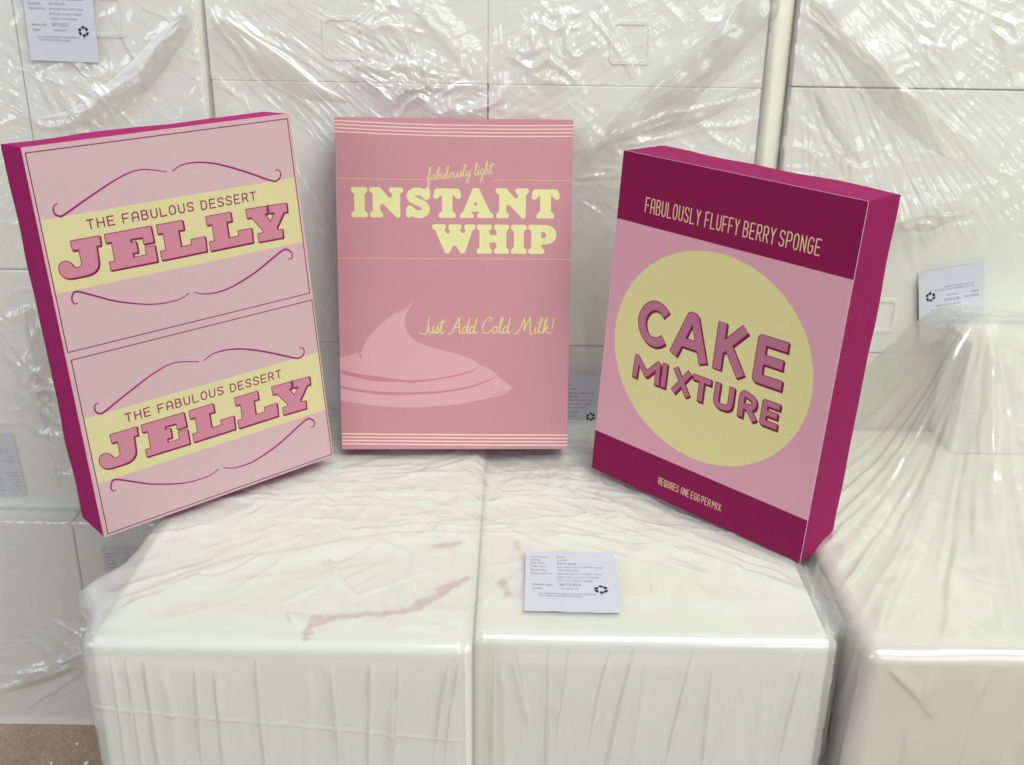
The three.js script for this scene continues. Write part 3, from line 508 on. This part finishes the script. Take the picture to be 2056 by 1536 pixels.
// left stack: upper part and the bottom tier
{
  const main = creases([[-.433, .341, -.379, .305], [-.425, .333, -.374, .312], [-.396, .346, -.362, .298], [-.371, .372, -.348, .299], [-.356, .385, -.332, .321], [-.328, .36, -.285, .39], [-.474, .11, -.467, .058, 1.5, 1.5], [-.47, .069, -.487, .026, 1.5, 1.5], [-.524, -.014, -.492, -.008], [-.475, -.03, -.47, -.099, 1.3, 1.3], [-.455, .02, -.462, -.06, 1.5, 1.4], [-.44, .13, -.448, .03]], .0032, .0022, 301);
  const fine = creases([...scatter(303, 60, -.44, -.29, .26, .42, -1.1, .9, .03, .09), ...scatter(304, 60, -.56, -.44, -.1, .26, -1.5, .6, .04, .11), ...scatter(305, 14, -.40, -.29, .27, .40, .6, .2, .06, .12)], .0013, .0008, 307, .001);
  addFilm(filmSkin(-.715, -.2825, -.113, .46, LZ - .05, LZ + .0022, .005, STEP, ['front'], (p, n) => {
    const { x, y } = p; let h = main(x, y) + fine(x, y) + fan(x, y, -.34, .25, 16, 31) * .1 * ss(.42, .3, y) * ss(.12, .24, y);
    h += crumple(x, y, .05, 36) * (.6 * gauss(x, y, -.40, .31, .04, .03) + .7 * gauss(x, y, -.46, -.02, .025, .06) + .6 * gauss(x, y, -.47, .06, .03, .05) + .1);
    const calm = 1 - .8 * gauss(x, y, -.402, .381, .04, .045) - .8 * gauss(x, y, -.541, -.062, .04, .045);
    p.addScaledVector(n, .0012 + h * .9 * calm);
  }), 'clear film over the left stack beside the jelly box', film, [
    [[-.288, .385, .006], [-.325, .345, .012], [-.38, .305, .012], [-.43, .295, .006]], [[-.47, .12, .005], [-.468, .05, .009], [-.474, -.03, .007]],
  ], onWall(LZ + .0075));
  const low = creases([[-.43, -.265, -.564, -.324, 1.6, 2], [-.43, -.28, -.56, -.304, 1.5, 1.6], [-.43, -.262, -.527, -.3, 1.2, 1.5], [-.478, -.12, -.494, -.193], [-.452, -.119, -.479, -.237], [-.5, -.132, -.523, -.206], [-.523, -.145, -.541, -.219], [-.44, -.262, -.499, -.225], [-.43, -.27, -.54, -.35, 1, 1]], .0034, .0026, 401);
  const lowFine = creases([...scatter(403, 30, -.56, -.42, -.13, -.2, -1.7, .4, .04, .1), ...scatter(404, 24, -.5, -.42, -.31, -.25, -2.75, .3, .05, .12)], .0013, .0007, 407, .001);
  addFilm(filmSkin(-.715, -.2825, -.36, -.1115, -1.0, -.9595, .006, STEP, ['front', 'top'], (p, n) => {
    const { x, y } = p, h = low(x, y) + lowFine(x, y) + fan(x, y, -.38, -.25, 14, 41) * .16 * ss(-.62, -.4, x) + crumple(x, y, .05, 46) * (.12 + .4 * gauss(x, y, -.46, -.27, .05, .03));
    p.addScaledVector(n, .0014 + h * (n.z > .6 ? .9 : .2));
  }), 'clear film with gathered folds over the lowest left box', film, [
    [[-.43, -.262, .004], [-.48, -.288, .007], [-.56, -.325, .009]],
  ], onWall(-.953));
}
// front bundle
{
  const frontLines = [[-.272, -.010, -.274, -.13], [-.262, -.010, -.262, -.12], [-.25, -.012, -.25, -.15], [-.234, -.015, -.235, -.15], [-.215, -.012, -.219, -.09], [-.202, -.02, -.204, -.15], [-.173, -.010, -.173, -.15], [-.136, -.010, -.14, -.15], [-.122, -.010, -.12, -.08], [-.041, -.01, -.052, -.075], [-.034, -.01, -.045, -.085], [-.005, -.012, 0, -.15], [.005, -.012, .016, -.07], [.043, -.012, .036, -.07], [.088, -.012, .067, -.16], [.099, -.012, .087, -.15], [.13, -.012, .113, -.14], [.072, -.012, .06, -.08], [.145, -.03, .145, -.12], [.185, -.02, .187, -.12], [-.01, -.02, -.012, -.15], [-.075, -.012, -.085, -.15], [-.095, -.012, -.1, -.1], [.165, -.012, .15, -.12], [.21, -.012, .2, -.1], [.028, -.012, .03, -.15]];
  const frontFold = creases(frontLines, .0024, .0018, 501, .0012), frontFine = creases(scatter(502, 46, -.28, .22, -.012, -.07, -1.6, .22, .04, .12), .0013, .0006, 503, .0008);
  const topFold = creases([[-.279, -.612, -.209, -.706, 2, 1.5], [-.284, -.616, -.227, -.688], [-.287, -.634, -.212, -.717, 1.6, 1.2], [-.271, -.628, -.181, -.718], [-.14, -.708, -.123, -.67], [-.155, -.634, -.15, -.618], [-.147, -.704, -.11, -.657, .7, .8], [-.21, -.706, -.067, -.75, 2, 1.3], [-.134, -.746, -.067, -.76], [.23, -.658, .14, -.719, 2, 1.2], [.229, -.654, .093, -.755, 1.2], [.228, -.667, .075, -.798], [.219, -.693, .114, -.773], [.171, -.65, .182, -.713, .6, .5], [-.292, -.737, -.241, -.754], [.14, -.72, .02, -.75, 2, 1]], .0040, .0024, 511);
  const topFine = creases([...scatter(512, 70, -.29, -.04, -.96, -.74, -.1, .35, .03, .1), ...scatter(513, 60, -.01, .2, -.96, -.74, .15, .5, .03, .1), ...scatter(514, 24, -.28, -.1, -.72, -.64, -.8, .3, .03, .07), ...scatter(515, 36, .08, .22, -.80, -.68, -2.5, .2, .05, .12)], .0030, .0011, 516, .0012);
  addFilm(filmSkin(-.2925, .2335, -.3, .0028, -.99, -.6005, .0095, STEP, ['front', 'top', 'left', 'right'], (p, n) => {
    const side = ss(-.034, -.016, p.x); let h = 0;
    const gap = Math.exp(-(((p.x + .0245) / .004) ** 2));
    const wy = Math.max(0, n.y) ** 3, wz = Math.max(0, n.z) ** 3, wx = Math.abs(n.x) ** 3, w = wx + wy + wz;
    if (wy > .001) {
      const { x, z } = p, back = ss(-.70, -.76, z + .15 * Math.max(0, x - .1));
      const calm = 1 - .9 * gauss(x, z, .0475, -.694, .045, .045);
      h += wy / w * calm * (1 - ss(-.63, -.612, z + .02 * side) * .9) * (topFold(x, z) + topFine(x, z) + crumple(x, z, .05, 52) * .1 * back + crumple(x, z, .1, 55) * .06 + crumple(x, z, .035, 56) * (.3 * gauss(x, z, -.06, -.75, .05, .02) + .25 * gauss(x, z, .05, -.85, .08, .04)));
    }
    if (wz > .001) {
      const { x, y } = p, o = (y + .052 + (x + .29) * .096) / .0007;
      h += wz / w * ((frontFold(x, y) + frontFine(x, y) + n2(x * 6, y * 4) * .001 + .0008) * ss(-.008, -.02, y) + (x < -.03 ? .0009 * Math.exp(-o * o) : 0));
    }
    if (wx > .001) h += wx / w * (crumple(p.z, p.y, .06, 63) * .08 + pleats(p.z, p.y, 1.4, .01, .2, 64) * .1);
    p.addScaledVector(n, h - gap * .0006);
    // the right half sits lower and further back; the left corner bulges out
    if (n.y > -.2) p.y -= .0075 * side;
    p.z -= .022 * side * ss(-.9, -.65, p.z);
    p.x -= .022 * gauss(p.y, p.z, -.006, -.668, .03, .03) * ss(-.2, -.285, p.x) + .002 * ss(-.28, -.3, p.x) * (1 + n2(p.y * 15, p.z * 15));
  }), 'clear pleated film over the low front bundle under the printed boxes', frontFilm,
  frontLines.filter((_, i) => i % 4 !== 3).map(([a, b, c, d], i) => [[a, b + .001, .0006 + .0003 * (i % 3)], [(a + c) / 2 + .0008 * n2(i * 3.1, 2), (b + d) / 2, .0009 + .0003 * (i % 4)], [c, d - .02, .0008]]),
  (a, b, o) => [a, b, -.5985 - .022 * ss(-.034, -.016, a) + o]);
}
// right front bundle: film drawn up to a peak
{
  const rays = []; { const r = rng(601); for (let k = 0; k < 34; k++) { const a = 1.55 + 1.5 * k / 33 + (r() - .5) * .05, l0 = .02 + r() * .05, l1 = .2 + r() * .2; rays.push([.43 + Math.cos(a) * l0, -.915 + Math.sin(a) * l0, .43 + Math.cos(a) * l1, -.915 + Math.sin(a) * l1, .5 + r() * 1.2, .4 + r() * .9]); } }
  const ray = creases(rays, .0040, .0026, 602, .0015), big = creases([[.425, -.9, .255, -.62, 1, 1], [.43, -.9, .34, -.625, 1.2, 1.2], [.45, -.88, .43, -.625, 1.3, 1.2], [.41, -.905, .262, -.75, 1.2, 1], [.47, -.88, .37, -.63, .8, .8]], .008, .0052, 603);
  const faceFold = creases([[.262, -.008, .30, -.05, 1.5, 1.4], [.38, -.01, .34, -.16], [.33, -.01, .315, -.14], [.42, -.01, .38, -.16], [.29, -.01, .28, -.12], [.355, -.01, .35, -.1], [.46, -.01, .42, -.16]], .0045, .0022, 604);
  addFilm(filmSkin(.2455, .76, -.36, .002, -.986, -.6025, .011, STEP * 1.1, ['front', 'top', 'left'], (p, n) => {
    let h = 0; const { x, z } = p;
    const up = ss(.24, .43, x) * (.55 + .45 * ss(.30, .42, x)), t = Math.min(1, Math.max(0, (-.618 - z) / .282)), lift = .142 * up * (t < 1 ? .72 * t + .28 * t * t : 1) * (1 - .1 * ss(-.9, -.98, z)) * (1 - .25 * ss(.44, .52, x) * ss(-.93, -.8, z) * (1 - ss(-.75, -.62, z)));
    const wy = Math.max(0, n.y) ** 3, wz = Math.max(0, n.z) ** 3, wx = Math.abs(n.x) ** 3, w = wx + wy + wz; let k = 0;
    if (wy > .001) {
      k = ray(x, z) + big(x, z) + crumple(x, z, .05, 72) * (.3 * ss(.38, .46, x) * ss(-.88, -.76, z) + .06);
      h += k * wy / w * ss(-.606, -.632, z) * ss(.247, .27, x);
    }
    if (wz > .001) { const y = p.y; h += wz / w * (faceFold(x, y) * ss(-.006, -.02, y) + n2(x * 7, y * 5) * .0015); }
    if (wx > .001) h += wx / w * (pleats(p.z, p.y, 1.3, .02, .3, 74) * .25 + .006 * ss(-.0, -.15, p.y) * n2(p.z * 9, p.y * 8));
    p.addScaledVector(n, h);
    if (n.y > .2) p.y += lift;
  }), 'clear film drawn up to a peak over the right front bundle', thickFilm);
}

// film web added to lighten the dark gap between the two front bundles
{
  const pos = [], idx = [], nu = 10, nv = 90;
  for (let j = 0; j <= nv; j++) for (let i = 0; i <= nu; i++) {
    const u = i / nu, t = j / nv, sag = 4 * u * (1 - u), top = Math.min(1, t / .62), down = Math.max(0, (t - .62) / .38);
    const z = -.97 + .315 * top, y = -.009 - .005 * sag - .008 * top * sag - .3 * down, w = .014 + .004 * down;
    pos.push(.2325 + w * u + .0012 * n2(t * 9, u * 2), y + .0015 * n2(t * 30, u * 3), z + .004 * down * n2b(u * 3, t * 12) - .008 * sag * down);
  }
  for (let j = 0; j < nv; j++) for (let i = 0; i < nu; i++) { const q = j * (nu + 1) + i; idx.push(q, q + nu + 1, q + 1, q + 1, q + nu + 1, q + nu + 2); }
  const geo = new THREE.BufferGeometry(); geo.setAttribute('position', new THREE.Float32BufferAttribute(pos, 3)); geo.setIndex(idx); geo.computeVertexNormals();
  addFilm(geo, 'milky film web added to lighten the gap between the two front bundles', gapLightFilm);
}

// ---------------------------------------------------------------- the three printed boxes
function printedBox(name, W, H, D, x, z, yaw, lean, roll, y, tex, core, label, faceLabel) {
  const g = new THREE.Group();
  const geo = new THREE.BoxGeometry(W, H, D - .0008, 40, 56, 10), p = geo.attributes.position, v = new THREE.Vector3();
  for (let i = 0; i < p.count; i++) {   // hot-wire cut block: slightly uneven, back edges a touch worn
    v.fromBufferAttribute(p, i); const back = ss(.0, -.5, v.z / D), e = .0009 * back;
    const ex = Math.abs(v.x) > W / 2 - 1e-5 ? Math.sign(v.x) : 0, ey = Math.abs(v.y) > H / 2 - 1e-5 ? Math.sign(v.y) : 0, ez = v.z < -D / 2 + .002 ? 1 : 0;
    v.x += ex * e * n3(v.x * 20, v.y * 14, v.z * 30 + x * 9) - (ex && (ez || ey) ? ex * .0006 : 0) * (ez ? 1 : .3);
    v.y += ey * e * n3(v.x * 14 + 5, v.y * 20, v.z * 30 + x * 9) - (ey && ez ? ey * .0006 : 0);
    p.setXYZ(i, v.x, v.y, v.z);
  }
  geo.translate(0, H / 2, -D / 2 - .0004); geo.computeVertexNormals();
  part(g, 'foam_block', geo, core);
  const f = new THREE.BoxGeometry(W + .0004, H + .0004, .0009); f.translate(0, H / 2, -.00035);
  part(g, 'printed_front', f, [paperEdge, paperEdge, paperEdge, paperEdge, new THREE.MeshPhysicalMaterial({ map: tex, roughness: .55, specularIntensity: .3 }), paperEdge], faceLabel);
  g.rotation.order = 'YXZ'; g.rotation.set(lean * D2R, yaw * D2R, roll * D2R);
  let low = 9; for (const a of [-.5, .5]) for (const b of [0, 1]) for (const c of [0, -1]) low = Math.min(low, new THREE.Vector3(a * W, b * H, c * D).applyEuler(g.rotation).y);
  g.position.set(x, FLOOR + y - low, z);
  return thing(g, name, label, 'box');
}
const JW = .210, JH = .303, KW = .2136, KH = .2884, IW = .2081, IH = .2978;
printedBox('jelly_box', JW, JH, .0506, -.2404, -.7952, 40.96, -4.46, 1.72, .0054, sheet(1060, 1536, 211, 306, paintJelly, 1), card(.49, .02, .18), 'pale pink box printed JELLY twice on yellow bands, magenta sides', 'pale pink front printed with two jelly panels and flourishes');
printedBox('whip_box', IW, IH, .0531, -.0519, -.8871, 2.51, -11.16, -.12, .003, sheet(1060, 1515, 205, 293, paintWhip, 2), card(.30, .022, .1), 'rose pink box printed INSTANT WHIP leaning against the stack', 'rose front printed with a whirl of cream');
printedBox('cake_box', KW, KH, .0531, .1518, -.7968, -43.38, -2.03, -1.91, -.004, sheet(1088, 1454, 208, 278, paintCake, 3), card(.31, .014, .108), 'pink and maroon box printed CAKE MIXTURE in a yellow circle', 'pink front with maroon bands and yellow circle');

// ---------------------------------------------------------------- foam crumbs on the floor
{
  const r = rng(9), px = [[-.474, -.93], [-.452, -.9], [-.49, -.90], [-.43, -.885]];
  for (const [i, [x, z]] of px.entries()) {
    const geo = new THREE.IcosahedronGeometry(.0017 + r() * .0012, 1), p = geo.attributes.position;
    for (let k = 0; k < p.count; k++) { const f = 1 + .25 * n3(p.getX(k) * 900, p.getY(k) * 900, p.getZ(k) * 900 + i * 7); p.setXYZ(k, p.getX(k) * f, p.getY(k) * f * .8, p.getZ(k) * f); }
    geo.computeVertexNormals(); geo.computeBoundingBox(); geo.translate(0, -geo.boundingBox.min.y, 0);
    const m = new THREE.Mesh(geo, foam); m.position.set(x, 0, z); thing(m, 'foam_crumb', 'tiny white foam crumb lying on the brown floor', 'crumb', 'foam crumbs on the floor');
  }
}

// ---------------------------------------------------------------- lamp fittings and housings of the added fill panels
for (const L of LAMPS) {
  const g = new THREE.Group(), [w, h] = L.size;
  const frame = new RoundedBoxGeometry(w + .08, h + .08, .06, 2, .01); frame.translate(0, 0, -.045);
  part(g, 'housing', frame, new THREE.MeshStandardMaterial({ color: 0xdddddd, roughness: .5 }));
  const face = new THREE.PlaneGeometry(w, h); face.translate(0, 0, -.012);
  part(g, 'diffuser', face, new THREE.MeshStandardMaterial({ color: 0xffffff, emissive: new THREE.Color().setRGB(...L.color), emissiveIntensity: .3, roughness: .6 }));
  g.position.set(...L.at); g.lookAt(...L.to);
  thing(g, L.name, L.label, 'lamp');
}

renderer.render(scene, camera);
